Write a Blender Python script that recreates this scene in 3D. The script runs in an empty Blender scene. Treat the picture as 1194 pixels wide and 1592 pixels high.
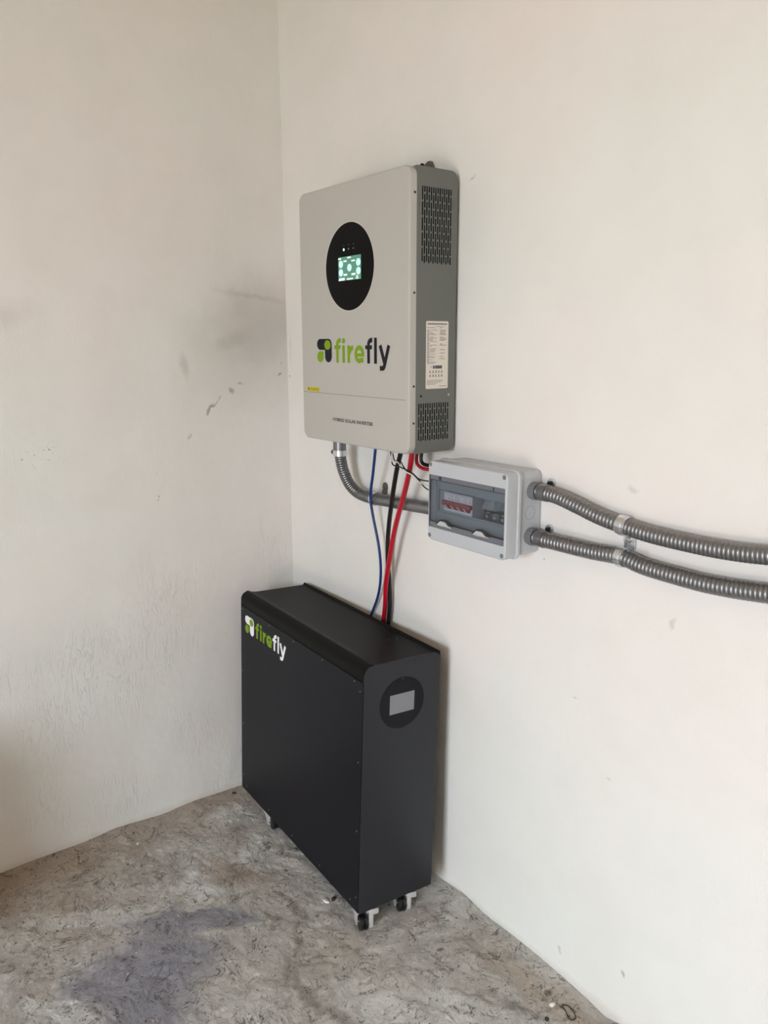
import bpy, bmesh, math, random
from mathutils import Vector, Matrix, noise, Euler
random.seed(7)
S = bpy.context.scene
C = S.collection
PI = math.pi

# ------------------------------------------------------------------ camera
cam = bpy.data.cameras.new('camera'); co = bpy.data.objects.new('camera', cam); C.objects.link(co); S.camera = co
rt = Vector((0.60179615, 0.79864772, -0.00178945)); up = Vector((-0.16650102, 0.12765239, 0.97774346)); fw = Vector((-0.78110102, 0.58810431, -0.20979638))
co.matrix_world = Matrix(((rt.x, up.x, -fw.x, 2.04440), (rt.y, up.y, -fw.y, -1.18454), (rt.z, up.z, -fw.z, 1.35381), (0, 0, 0, 1)))
cam.sensor_fit = 'VERTICAL'; cam.sensor_height = 36.0; cam.sensor_width = 27.0
cam.lens = 1216.728 / 1592 * 36.0
cam.clip_start = 0.02

# ------------------------------------------------------------------ world, lights, exposure
w = bpy.data.worlds.new('world'); S.world = w; w.use_nodes = True
w.node_tree.nodes['Background'].inputs[0].default_value = (0.72, 0.85, 1.0, 1)
w.node_tree.nodes['Background'].inputs[1].default_value = 1.0


def area(name, loc, target, sx, sy, power, col):
    l = bpy.data.lights.new(name, 'AREA'); l.shape = 'RECTANGLE'; l.size = sx; l.size_y = sy; l.energy = power; l.color = col
    o = bpy.data.objects.new(name, l); C.objects.link(o); o.location = loc
    o.rotation_euler = (Vector(target) - Vector(loc)).to_track_quat('-Z', 'Y').to_euler()
    return o


# sky seen through the open doorway: a bright cool patch of sky outside, cut off by the lintel
area('sky_daylight', (3.3, -6.9, 3.1), (1.6, -0.2, 0.3), 6.4, 3.2, 1300, (0.77, 0.885, 1.0))
# light thrown up from the sunlit yard in front of the door
area('yard_bounce', (2.6, -5.0, 0.05), (2.5, -3.7, 2.0), 2.2, 1.6, 100, (1.0, 0.86, 0.74))
S.view_settings.view_transform = 'Standard'; S.view_settings.look = 'None'
S.view_settings.gamma = 1.0; S.view_settings.use_curve_mapping = False
S.view_settings.exposure = 0.75
S.cycles.use_denoising = True
S.cycles.max_bounces = 8; S.cycles.diffuse_bounces = 5


# ------------------------------------------------------------------ materials
def lin(r, g, b):
    f = lambda c: (c / 255 / 12.92) if c / 255 <= 0.04045 else ((c / 255 + 0.055) / 1.055) ** 2.4
    return (f(r), f(g), f(b), 1)


class NT:
    def __init__(s, name):
        s.m = bpy.data.materials.new(name); s.m.use_nodes = True; s.t = s.m.node_tree; s.N = s.t.nodes; s.L = s.t.links
        s.b = s.N['Principled BSDF']

    def new(s, ty, **k):
        n = s.N.new(ty)
        for a, v in k.items(): setattr(n, a, v)
        return n

    def put(s, sock, v):
        if v is None: return
        if hasattr(v, 'links'): s.L.new(v, sock)
        else: sock.default_value = v

    def math(s, op, a, b=None, c=None, clamp=False):
        n = s.new('ShaderNodeMath', operation=op, use_clamp=clamp)
        s.put(n.inputs[0], a); s.put(n.inputs[1], b); s.put(n.inputs[2], c)
        return n.outputs[0]

    def vmath(s, op, a, b=None):
        n = s.new('ShaderNodeVectorMath', operation=op); s.put(n.inputs[0], a); s.put(n.inputs[1], b)
        return n.outputs['Value'] if op in ('LENGTH', 'DISTANCE') else n.outputs[0]

    def noise(s, vec, scale, detail=4, rough=.5, dist=0.0, out='Fac'):
        n = s.new('ShaderNodeTexNoise'); s.put(n.inputs['Vector'], vec); n.inputs['Scale'].default_value = scale
        n.inputs['Detail'].default_value = detail; n.inputs['Roughness'].default_value = rough; n.inputs['Distortion'].default_value = dist
        return n.outputs[out]

    def ramp(s, fac, stops):
        n = s.new('ShaderNodeValToRGB'); s.put(n.inputs[0], fac); e = n.color_ramp.elements
        while len(e) < len(stops): e.new(0.5)
        for q, (p, c) in zip(e, stops):
            q.position = p; q.color = c if isinstance(c, tuple) else (c, c, c, 1)
        return n.outputs[0]

    def mix(s, fac, a, b, mode='MIX'):
        n = s.new('ShaderNodeMix', data_type='RGBA', blend_type=mode)
        s.put(n.inputs[0], fac); s.put(n.inputs[6], a); s.put(n.inputs[7], b)
        return n.outputs[2]

    def mapping(s, vec, scale=(1, 1, 1), rot=(0, 0, 0), loc=(0, 0, 0)):
        n = s.new('ShaderNodeMapping'); s.put(n.inputs[0], vec); n.inputs['Scale'].default_value = scale
        n.inputs['Rotation'].default_value = rot; n.inputs['Location'].default_value = loc
        return n.outputs[0]

    def blob(s, pos, c, r, warp=None, soft=0.5, ang=0.0, plane='xy'):
        """mask of an irregular patch: 1 inside, 0 outside"""
        v = s.vmath('SUBTRACT', pos, c)
        if warp is not None: v = s.vmath('ADD', v, warp)
        rot = {'xy': (0, 0, -ang), 'yz': (-ang, 0, 0), 'xz': (0, ang, 0)}[plane]
        v = s.mapping(v, rot=rot)
        v = s.vmath('MULTIPLY', v, tuple(1 / q for q in r))
        d = s.vmath('LENGTH', v)
        n = s.new('ShaderNodeMapRange', interpolation_type='SMOOTHSTEP'); s.put(n.inputs[0], d)
        n.inputs[1].default_value = 1 - soft; n.inputs[2].default_value = 1 + soft
        n.inputs[3].default_value = 1; n.inputs[4].default_value = 0
        return n.outputs[0]

    def warp(s, pos, scale, amp, detail=4):
        c = s.noise(pos, scale, detail, out='Color')
        v = s.vmath('SUBTRACT', c, (.5, .5, .5))
        return s.vmath('MULTIPLY', v, (amp, amp, amp))

    def bump(s, h, strength, dist, prev=None):
        n = s.new('ShaderNodeBump'); s.put(n.inputs['Height'], h); n.inputs['Strength'].default_value = strength
        n.inputs['Distance'].default_value = dist
        if prev is not None: s.L.new(prev, n.inputs['Normal'])
        return n.outputs[0]


def mat(name, col, rough=.5, metal=0.0, spec=.5, var=0.0, vscale=30, bump=0.0, bscale=200, emit=None, es=0.0, coat=0.0):
    n = NT(name); b = n.b
    pos = n.new('ShaderNodeTexCoord').outputs['Object']
    if var > 0:
        f = n.noise(pos, vscale, 3)
        n.L.new(n.mix(n.math('MULTIPLY', f, var), col, tuple(c * .55 for c in col[:3]) + (1,)), b.inputs['Base Color'])
    else: b.inputs['Base Color'].default_value = col
    b.inputs['Roughness'].default_value = rough; b.inputs['Metallic'].default_value = metal
    b.inputs['Specular IOR Level'].default_value = spec
    b.inputs['Coat Weight'].default_value = coat
    if bump: n.L.new(n.bump(n.noise(pos, bscale, 2), bump, .0006), b.inputs['Normal'])
    if emit: b.inputs['Emission Color'].default_value = emit; b.inputs['Emission Strength'].default_value = es
    return n.m


def wall_material(side):
    n = NT('plaster_' + side); pos = n.new('ShaderNodeNewGeometry').outputs['Position']
    base = lin(229, 224, 215)
    f1 = n.noise(pos, 1.7, 3, .5, .6)
    c = n.mix(n.ramp(f1, [(.35, 0.0), (.65, 1.0)]), lin(232, 226, 221), lin(228, 228, 222))
    f2 = n.noise(pos, 7, 5, .6)
    c = n.mix(n.math('MULTIPLY', n.ramp(f2, [(.4, 0.0), (.75, 1.0)]), .22), c, lin(214, 207, 200))
    wp = n.warp(pos, 14, .10)
    wp2 = n.warp(pos, 60, .02)

    def add(c, cen, rad, col, k, ang=0.0, soft=.5, w=wp2):
        pl = 'yz' if side == 'left' else 'xz'
        m = n.blob(pos, cen, rad, w, soft, ang, pl)
        return n.mix(n.math('MULTIPLY', m, k), c, col)
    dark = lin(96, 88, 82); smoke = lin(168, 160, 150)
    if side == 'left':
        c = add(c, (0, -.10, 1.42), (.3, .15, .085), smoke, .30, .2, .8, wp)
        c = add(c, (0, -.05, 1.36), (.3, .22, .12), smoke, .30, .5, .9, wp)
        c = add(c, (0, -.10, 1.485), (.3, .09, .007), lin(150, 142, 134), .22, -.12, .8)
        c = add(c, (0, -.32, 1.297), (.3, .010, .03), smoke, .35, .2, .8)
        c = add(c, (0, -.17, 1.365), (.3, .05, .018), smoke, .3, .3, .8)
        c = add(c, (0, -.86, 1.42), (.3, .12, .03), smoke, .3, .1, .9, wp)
        for y, z, a, b, k, g in [(-.2552, 1.1704, .006, .014, .9, -.6), (-.2447, 1.186, .006, .010, .9, -.6), (-.2183, 1.208, .008, .004, .5, .6), (-.1839, 1.2247, .008, .010, .8, .5),
                                 (-.1549, 1.2453, .012, .004, .6, 0), (-.0249, 1.2656, .006, .004, 1, 0), (-.3157, 1.1082, .004, .012, .5, -.6), (-.235, 1.19, .028, .003, .5, .7),
                                 (-.4139, .9499, .003, .005, .9, 0), (-.4165, .938, .002, .003, .9, 0), (-.415, 1.01, .003, .003, .5, 0), (-.75, 1.08, .003, .003, .9, 0), (-.02, 1.30, .003, .003, .7, 0)]:
            c = add(c, (0, y, z), (.3, a * .8, b * .8), dark, k * .6, g, .6)
        # speckle group
        sp = n.ramp(n.noise(pos, 170, 1), [(.70, 0.0), (.73, 1.0)])
        m = n.math('MULTIPLY', sp, n.blob(pos, (0, -.70, 1.085), (.3, .045, .03), wp2, .4, 0, 'yz'))
        c = n.mix(n.math('MULTIPLY', m, .8), c, dark)
    if side == 'back':
        for x, z, a, b, k, g in [(.7779, 1.6896, .010, .002, .6, .3), (1.2608, .1196, .005, .007, .9, .3), (1.1, .063, .002, .008, .5, .2), (1.21, 1.097, .010, .005, .35, .1), (1.107, .657, .005, .002, .6, 0),
                                 (1.31, .8735, .004, .012, .4, -.5), (1.2425, .985, .012, .012, .3, 0), (.012, 1.262, .003, .003, .9, 0), (1.20, .52, .006, .002, .5, 0), (.019, 1.335, .004, .04, .25, 0), (.815, .955, .003, .003, .6, 0), (1.015, .925, .002, .002, .8, 0)]:
            c = add(c, (x, 0, z), (a, .3, b), dark, k * .55, g, .6)
    # low plaster rim is dusty where it meets the screed
    sep = n.new('ShaderNodeSeparateXYZ'); n.L.new(n.vmath('ADD', pos, wp2), sep.inputs[0])
    mr = n.new('ShaderNodeMapRange'); n.L.new(sep.outputs[2], mr.inputs[0]); mr.inputs[1].default_value = .002; mr.inputs[2].default_value = .022
    mr.inputs[3].default_value = .3; mr.inputs[4].default_value = 0
    c = n.mix(mr.outputs[0], c, lin(176, 160, 142))
    n.L.new(c, n.b.inputs['Base Color'])
    n.b.inputs['Roughness'].default_value = .72; n.b.inputs['Specular IOR Level'].default_value = .25
    # trowel strokes in patches + fine grain
    pl = (1, 1, 1)
    mp = n.mapping(pos, scale=(34, 34, 9), rot=(.55, .35, 0))
    st = n.noise(mp, 2.6, 4, .6, 1.6)
    st = n.ramp(st, [(.52, 0.0), (.66, 1.0)])
    patch = n.ramp(n.noise(pos, 3.1, 2), [(.47, 0.0), (.68, 1.0)])
    h = n.math('MULTIPLY', st, patch)
    zs = n.new('ShaderNodeSeparateXYZ'); n.L.new(pos, zs.inputs[0]); zm = n.new('ShaderNodeMapRange'); n.L.new(zs.outputs[2], zm.inputs[0])
    zm.inputs[1].default_value = .75; zm.inputs[2].default_value = 1.15; zm.inputs[3].default_value = 1; zm.inputs[4].default_value = .15
    h = n.math('MULTIPLY', h, zm.outputs[0])
    nb = n.bump(h, .55 if side == 'left' else .22, .003)
    nb = n.bump(n.noise(pos, 5, 3), .5 if side == 'left' else .35, .02, nb)
    nb = n.bump(n.noise(pos, 260, 3), .12, .001, nb)
    n.L.new(nb, n.b.inputs['Normal'])
    return n.m


def floor_material():
    n = NT('rough_screed'); pos = n.new('ShaderNodeNewGeometry').outputs['Position']
    wp = n.warp(pos, 9, .16, 6); wps = n.warp(pos, 38, .035, 5)
    q = n.vmath('ADD', pos, wp)
    f = n.noise(q, 5, 8, .62, .8)
    c = n.ramp(f, [(.30, lin(180, 170, 161)), (.47, lin(212, 208, 202)), (.60, lin(224, 221, 216)), (.78, lin(238, 236, 232))])
    # brown, earthy zones near the walls
    f3 = n.noise(pos, 3.2, 5, .6, .5)
    c = n.mix(n.math('MULTIPLY', n.ramp(f3, [(.45, 0.0), (.70, 1.0)]), .35), c, lin(190, 175, 160))
    W = wp

    def patch(c, x, y, rx, ry, col, k, ang=0, soft=.5, w=W):
        return n.mix(n.math('MULTIPLY', n.blob(pos, (x, y, 0), (rx, ry, 1), w, soft, ang), k), c, col)
    brown = lin(182, 162, 144); pale = lin(246, 246, 242); violet = lin(162, 161, 172)
    c = patch(c, .03, -.55, .10, .55, brown, .6, 0, .7)
    c = patch(c, .13, -.85, .20, .18, brown, .6, 0, .7)
    c = patch(c, .38, -.41, .10, .04, brown, .6, .4, .6)
    c = patch(c, 1.15, -.06, .22, .035, lin(200, 184, 168), .75, 0, .6)
    c = patch(c, .75, -.33, .06, .05, brown, .35, 0, .7)
    c = patch(c, .47, -.56, .045, .16, violet, .85, -.45, .35)
    c = patch(c, .54, -.67, .13, .07, violet, .85, .9, .4)
    c = patch(c, .60, -.76, .16, .10, violet, .9, .4, .35)
    streak = n.ramp(n.noise(n.mapping(q, scale=(1, 3.2, 1), rot=(0, 0, .7)), 12, 6, .7), [(.38, 0.0), (.62, 1.0)])

    def splash(c, x, y, rx, ry, k, ang=0, w=wps):
        m = n.math('MULTIPLY', n.blob(pos, (x, y, 0), (rx, ry, 1), w, .45, ang), n.math('ADD', n.math('MULTIPLY', streak, .6), .45))
        return n.mix(n.math('MULTIPLY', m, k), c, pale)
    for a in [(.12, -.315, .05, .06, .85, .3), (.32, -.33, .045, .05, .7, .5), (.36, -.53, .02, .08, .75, -.7), (.32, -.74, .035, .12, .6, -.5), (.55, -.90, .03, .09, .85, -.9), (.93, -.36, .09, .05, .6, .6),
              (1.02, -.25, .06, .045, .55, .3), (.60, -.29, .03, .04, .6, 0), (.84, -.085, .03, .02, .45, .2), (.26, -.93, .06, .10, .35, 0), (.86, -.56, .10, .05, .3, .4)]:
        c = splash(c, *a)
    # dark squiggly cracks: thin iso-lines of a warped noise, broken up by a second one
    g = n.noise(q, 16, 4, .6, 1.2)
    line = n.ramp(g, [(.470, 0.0), (.484, 1.0), (.488, 1.0), (.500, 0.0)])
    brk = n.ramp(n.noise(pos, 24, 2), [(.46, 0.0), (.56, 1.0)])
    crack = n.math('MULTIPLY', line, brk)
    g2 = n.noise(n.mapping(q, scale=(1, 1.9, 1), rot=(0, 0, -.5)), 44, 3, .6, 1.0)
    line2 = n.ramp(g2, [(.380, 0.0), (.392, 1.0), (.398, 1.0), (.412, 0.0)])
    brk2 = n.ramp(n.noise(pos, 21, 2, .5, 0), [(.45, 0.0), (.55, 1.0)])
    crack2 = n.math('MULTIPLY', line2, brk2)
    cr = n.math('MAXIMUM', n.math('MULTIPLY', crack, .8), n.math('MULTIPLY', crack2, .7))
    c = n.mix(cr, c, lin(72, 60, 50))
    W2 = n.warp(pos, 24, .05, 6)
    # the deep brown fissures at the lower right
    for x, y, rx, ry, a in [(.742, -.459, .035, .008, -.2), (.82, -.468, .05, .011, .05), (.90, -.445, .05, .012, .3), (1.04, -.18, .06, .005, .55), (1.12, -.13, .05, .007, .3), (.50, -.36, .03, .006, .2), (.585, -.352, .05, .007, .1), (.66, -.40, .06, .006, -.5)]:
        c = patch(c, x, y, rx, ry, lin(112, 94, 78), .5, a, 1.0, W2)
    # specks
    sp = n.ramp(n.noise(pos, 120, 1), [(.715, 0.0), (.735, 1.0)])
    c = n.mix(n.math('MULTIPLY', sp, .7), c, lin(80, 70, 60))
    sp2 = n.ramp(n.noise(n.mapping(pos, loc=(5, 3, 1)), 90, 1), [(.745, 0.0), (.76, 1.0)])
    c = n.mix(n.math('MULTIPLY', sp2, .8), c, lin(232, 226, 215))
    fine = n.noise(pos, 240, 4, .7)
    c = n.mix(n.math('MULTIPLY', n.ramp(fine, [(.35, 0.0), (.7, 1.0)]), .12), c, lin(105, 98, 88))
    n.L.new(c, n.b.inputs['Base Color'])
    n.b.inputs['Roughness'].default_value = .8; n.b.inputs['Specular IOR Level'].default_value = .3
    nb = n.bump(n.math('SUBTRACT', 1.0, cr), .8, .004)
    nb = n.bump(n.noise(q, 30, 8, .72, 1.2), .9, .009, nb)
    nb = n.bump(n.noise(n.mapping(q, scale=(1, 2.2, 1), rot=(0, 0, .5)), 75, 5, .65, 1.5), .7, .0035, nb)
    nb = n.bump(streak, .5, .004, nb)
    nb = n.bump(fine, .3, .0015, nb)
    n.L.new(nb, n.b.inputs['Normal'])
    return n.m


def brushed_metal(name, col, rough):
    n = NT(name); pos = n.new('ShaderNodeTexCoord').outputs['Object']
    f = n.noise(pos, 60, 4)
    n.L.new(n.mix(n.math('MULTIPLY', f, .5), col, tuple(c * .6 for c in col[:3]) + (1,)), n.b.inputs['Base Color'])
    n.b.inputs['Metallic'].default_value = .85; n.b.inputs['Roughness'].default_value = rough
    return n.m


def smoked_glass():
    n = NT('smoked_glass'); n.N.remove(n.b)
    out = n.N['Material Output']
    t = n.new('ShaderNodeBsdfTransparent'); t.inputs[0].default_value = (.78, .80, .83, 1)
    g = n.new('ShaderNodeBsdfGlossy'); g.inputs[0].default_value = (.9, .93, 1, 1); g.inputs[1].default_value = .05
    m = n.new('ShaderNodeMixShader'); m.inputs[0].default_value = .06; n.L.new(t.outputs[0], m.inputs[1]); n.L.new(g.outputs[0], m.inputs[2])
    n.L.new(m.outputs[0], out.inputs[0])
    return n.m


M = {}
M['wall_back'] = wall_material('back'); M['wall_left'] = wall_material('left'); M['wall_plain'] = wall_material('plain')
M['floor'] = floor_material()
M['shade_box'] = mat('shade_box_cardboard', lin(150, 116, 82), .85, var=.2, vscale=6)  # surface of the unseen box added for its shade
M['shade_box_flap'] = mat('shade_box_tape', lin(170, 140, 100), .4)
M['block'] = mat('grey_render', lin(214, 208, 200), .85, var=.1, vscale=5)
M['ceiling'] = mat('ceiling_board', lin(214, 196, 170), .8, var=.2, vscale=3)
M['inv_white'] = mat('powder_coat_light_grey', lin(184, 181, 174), .40, spec=.4, var=.05, vscale=8, bump=.08, bscale=900)
M['inv_grey'] = mat('powder_coat_grey', lin(108, 110, 105), .5, spec=.4, var=.08, vscale=9)
M['void'] = mat('dark_interior', lin(18, 18, 20), .9, spec=.1)
M['gloss_black'] = mat('black_display_glass', lin(6, 6, 7), .22, spec=.09)
M['rim'] = mat('pale_rim', lin(205, 203, 198), .35)
M['screen'] = mat('lit_screen', lin(20, 40, 32), .3, emit=lin(72, 118, 98), es=.85)
M['screen_mint'] = mat('lit_screen_mint', lin(20, 40, 32), .3, emit=lin(172, 240, 212), es=.95)
M['screen_white'] = mat('lit_screen_white', lin(20, 40, 32), .3, emit=lin(225, 255, 240), es=1.0)
M['led_green'] = mat('lit_led', lin(30, 60, 40), .3, emit=lin(160, 255, 190), es=1.3)
M['led_grey'] = mat('unlit_led', lin(120, 124, 128), .3)
M['green'] = mat('lime_vinyl', lin(122, 156, 16), .5, spec=.25)
M['ink'] = mat('charcoal_vinyl', lin(22, 24, 32), .5, spec=.2)
M['white_vinyl'] = mat('white_vinyl', lin(244, 244, 244), .45)
M['print'] = mat('grey_print', lin(84, 82, 84), .6)
M['paper'] = mat('label_paper', lin(222, 214, 204), .6)
M['yellow'] = mat('yellow_sticker', lin(206, 188, 32), .5)
M['yellow_ink'] = mat('sticker_ink', lin(104, 92, 22), .6)
M['crease'] = mat('crease', lin(128, 125, 120), .6)
M['screw'] = mat('dark_screw', lin(20, 19, 20), .4, metal=.3)
M['zinc_screw'] = brushed_metal('zinc_screw', (.55, .57, .6, 1), .3)
M['zinc'] = brushed_metal('zinc_plated_steel', (.80, .83, .87, 1), .26)
M['conduit'] = brushed_metal('galvanised_conduit', (.27, .27, .275, 1), .38)
M['bracket'] = mat('grey_bracket', lin(96, 92, 84), .55, metal=.2)
M['abs_light'] = mat('light_grey_plastic', lin(186, 189, 193), .38, spec=.45, var=.04, vscale=12)
M['abs_mid'] = mat('mid_grey_plastic', lin(112, 114, 118), .45)
M['abs_panel'] = mat('blue_grey_plastic', lin(150, 158, 160), .5)
M['abs_strip'] = mat('smoky_strip', lin(104, 106, 114), .35)
M['abs_dark'] = mat('dark_plastic', lin(34, 36, 40), .5)
M['glass'] = smoked_glass()
M['breaker'] = mat('white_breaker', lin(228, 224, 226), .4)
M['breaker_side'] = mat('breaker_white_shaded', lin(150, 150, 158), .5)  # sides of the white breaker, their shade put into the colour
M['red_plastic'] = mat('red_toggle', lin(150, 16, 30), .4)
M['toggle_mark'] = mat('toggle_mark', lin(236, 200, 200), .4)
M['terminal'] = mat('terminal_green', lin(48, 74, 72), .5)
M['blue_wire'] = mat('blue_pvc', lin(22, 52, 112), .35)
M['black_wire'] = mat('black_pvc', lin(16, 14, 15), .4)
M['red_wire'] = mat('red_pvc', lin(176, 8, 34), .38)
M['white_wire'] = mat('white_pvc', lin(222, 216, 210), .4)
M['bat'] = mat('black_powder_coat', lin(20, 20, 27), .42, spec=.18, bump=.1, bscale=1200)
M['bat_side'] = mat('black_powder_coat_sheen', lin(42, 43, 48), .42, spec=.3, bump=.1, bscale=1200)  # same black coat, brighter reflection on this face painted into the colour
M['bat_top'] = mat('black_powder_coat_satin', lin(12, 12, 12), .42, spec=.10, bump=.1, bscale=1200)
M['disc'] = mat('black_disc', lin(16, 16, 22), .3, spec=.2)
M['lcd_off'] = mat('unlit_lcd', lin(128, 128, 134), .35)
M['tyre'] = mat('black_caster_wheel', lin(18, 18, 20), .3)
M['steel'] = mat('caster_steel', lin(188, 186, 182), .4, metal=.1)
M['chip_white'] = mat('plaster_chip', lin(232, 228, 220), .8, bump=.5, bscale=90)
M['chip_grey'] = mat('stone_chip', lin(120, 112, 104), .8, var=.4, bump=.5, bscale=90)
M['chip_dark'] = mat('dark_debris', lin(52, 46, 42), .8)


# ------------------------------------------------------------------ mesh helpers
class MB:
    def __init__(s, smooth=True):
        s.v = []; s.f = []; s.mi = []; s.mats = []; s.smooth = smooth; s.cur = 0

    def use(s, key):
        m = M[key]
        if m not in s.mats: s.mats.append(m)
        s.cur = s.mats.index(m); return s

    def add(s, verts, faces):
        o = len(s.v); s.v += [tuple(p) for p in verts]
        for f in faces: s.f.append(tuple(i + o for i in f)); s.mi.append(s.cur)

    def box(s, a, b):
        x0, y0, z0 = a; x1, y1, z1 = b
        s.add([(x0, y0, z0), (x1, y0, z0), (x1, y1, z0), (x0, y1, z0), (x0, y0, z1), (x1, y0, z1), (x1, y1, z1), (x0, y1, z1)],
              [(0, 3, 2, 1), (4, 5, 6, 7), (0, 1, 5, 4), (1, 2, 6, 5), (2, 3, 7, 6), (3, 0, 4, 7)]); return s

    def rings(s, R, cap0=True, cap1=True, closed=False):
        n = len(R[0]); vs = [p for r in R for p in r]; fs = []
        for i in range(len(R) - 1 + (1 if closed else 0)):
            a = i * n; b = ((i + 1) % len(R)) * n
            for j in range(n):
                k = (j + 1) % n; fs.append((a + j, a + k, b + k, b + j))
        if cap0 and not closed: fs.append(tuple(range(n - 1, -1, -1)))
        if cap1 and not closed: fs.append(tuple(range((len(R) - 1) * n, len(R) * n)))
        s.add(vs, fs); return s

    def prism(s, poly, ax, a, b):
        """poly: list of 2-D points in the two other axes, extruded along ax from a to b"""
        def P(u, v, t): return {'x': (t, u, v), 'y': (u, t, v), 'z': (u, v, t)}[ax]
        return s.rings([[P(u, v, a) for u, v in poly], [P(u, v, b) for u, v in poly]])

    def cyl(s, c, axis, r, h, n=24, r2=None, bev=0.0):
        c = Vector(c); ax = Vector(axis).normalized(); q = ax.to_track_quat('Z', 'Y').to_matrix()
        r2 = r if r2 is None else r2
        def ring(rr, t): return [c + q @ Vector((rr * math.cos(2 * PI * i / n), rr * math.sin(2 * PI * i / n), t)) for i in range(n)]
        R = [ring(r, 0)]
        if bev: R += [ring(r2, h - bev), ring(r2 - bev * .3, h - bev * .3), ring(r2 - bev, h)]
        else: R += [ring(r2, h)]
        return s.rings(R)

    def ringband(s, c, axis, r0, r1, h, n=40):
        c = Vector(c); ax = Vector(axis).normalized(); q = ax.to_track_quat('Z', 'Y').to_matrix()
        def ring(rr, t): return [c + q @ Vector((rr * math.cos(2 * PI * i / n), rr * math.sin(2 * PI * i / n), t)) for i in range(n)]
        return s.rings([ring(r0, 0), ring(r1, 0), ring(r1, h), ring(r0, h)], closed=True)

    def build(s, name, parent=None, key=None, bevel=0.0, loc=None):
        me = bpy.data.meshes.new(name)
        if key: s.mats = s.mats or [M[key]]
        off = Vector((0, 0, 0))
        r = parent
        while r is not None:
            off += Vector(r.location) if r.get('_world') else Vector((0, 0, 0)); r = r.parent
        if loc is not None: off = Vector(loc)
        bm = bmesh.new(); vs = [bm.verts.new(Vector(p) - off) for p in s.v]
        for f, mi in zip(s.f, s.mi):
            try: q = bm.faces.new([vs[i] for i in f]); q.material_index = mi
            except ValueError: pass
        bmesh.ops.recalc_face_normals(bm, faces=bm.faces)
        if bevel:
            bmesh.ops.bevel(bm, geom=[e for e in bm.edges if len(e.link_faces) == 2 and e.calc_face_angle(0) > .6], offset=bevel, segments=2, affect='EDGES', profile=.5)
        for f in bm.faces: f.smooth = s.smooth
        bm.to_mesh(me); bm.free()
        for m in s.mats: me.materials.append(m)
        if s.smooth: me.set_sharp_from_angle(angle=math.radians(38))
        o = bpy.data.objects.new(name, me); C.objects.link(o)
        if loc is not None: o.location = loc
        if parent is not None: o.parent = parent
        return o


def mb(key, smooth=True): return MB(smooth).use(key)


def thing(name, label, cat, loc, group=None, world=True):
    o = bpy.data.objects.new(name, None); C.objects.link(o); o.location = loc; o.empty_display_size = .05
    o['label'] = label; o['category'] = cat
    if world: o['_world'] = 1
    if group: o['group'] = group
    return o


def tag(o, label, cat, group=None):
    o['label'] = label; o['category'] = cat
    if group: o['group'] = group
    return o


def struct(o): o['kind'] = 'structure'; return o


def rrect(u0, u1, v0, v1, r, inset=0.0, n=8):
    u0 += inset; u1 -= inset; v0 += inset; v1 -= inset; r = max(r - inset, .0004); P = []
    for cu, cv, a in [(u1 - r, v0 + r, -PI / 2), (u1 - r, v1 - r, 0), (u0 + r, v1 - r, PI / 2), (u0 + r, v0 + r, PI)]:
        for i in range(n + 1):
            t = a + PI / 2 * i / n; P.append((cu + r * math.cos(t), cv + r * math.sin(t)))
    return P


def slab(m, u0, u1, v0, v1, y0, y1, r, bev, n=8):
    """rounded slab in the xz plane from depth y0 (back) to y1 (front, smaller y), front edge rounded"""
    R = [[(u, y0, v) for u, v in rrect(u0, u1, v0, v1, r, 0, n)]]
    k = 5; sg = 1 if y1 > y0 else -1
    for i in range(k + 1):
        t = PI / 2 * i / k
        R.append([(u, y1 - sg * bev * (1 - math.sin(t)), v) for u, v in rrect(u0, u1, v0, v1, r, bev * (1 - math.cos(t)), n)])
    m.rings(R); return m


def frame_slab(m, o, i, y0, y1, r, ri, bev, n=8):
    """frame_slab: slab with a rectangular hole; o,i = (u0,u1,v0,v1)"""
    sg = 1 if y1 > y0 else -1
    R = [[(u, y0, v) for u, v in rrect(*o, r, 0, n)]]
    for k in range(5):
        t = PI / 2 * k / 4
        R.append([(u, y1 - sg * bev * (1 - math.sin(t)), v) for u, v in rrect(*o, r, bev * (1 - math.cos(t)), n)])
    R.append([(u, y1, v) for u, v in rrect(*i, ri, 0, n)])
    R.append([(u, y0, v) for u, v in rrect(*i, ri, 0, n)])
    m.rings(R, closed=True); return m


def spline(P, step):
    """Catmull-Rom through P, resampled at about `step`"""
    P = [Vector(p) for p in P]; Q = [2 * P[0] - P[1]] + P + [2 * P[-1] - P[-2]]; out = []
    for i in range(1, len(Q) - 2):
        a, b, c, d = Q[i - 1:i + 3]; k = 24
        for j in range(k):
            t = j / k
            out.append(.5 * ((2 * b) + (c - a) * t + (2 * a - 5 * b + 4 * c - d) * t * t + (3 * b - a - 3 * c + d) * t ** 3))
    out.append(P[-1])
    L = [0.0]
    for i in range(1, len(out)): L.append(L[-1] + (out[i] - out[i - 1]).length)
    n = max(2, int(round(L[-1] / step))); res = []; k = 0
    for i in range(n + 1):
        s = L[-1] * i / n
        while k < len(L) - 2 and L[k + 1] < s: k += 1
        u = (s - L[k]) / max(1e-9, L[k + 1] - L[k]); res.append(out[k].lerp(out[k + 1], min(1, u)))
    return res, L[-1]


def sweep(m, pts, rad, n=16):
    """rad: function of index -> radius"""
    T = [(pts[min(i + 1, len(pts) - 1)] - pts[max(i - 1, 0)]).normalized() for i in range(len(pts))]
    N = T[0].orthogonal().normalized(); R = []
    for i, p in enumerate(pts):
        if i: N = (N - T[i] * N.dot(T[i])).normalized()
        B = T[i].cross(N); r = rad(i)
        R.append([p + (N * math.cos(2 * PI * j / n) + B * math.sin(2 * PI * j / n)) * r for j in range(n)])
    m.rings(R); return m


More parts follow.
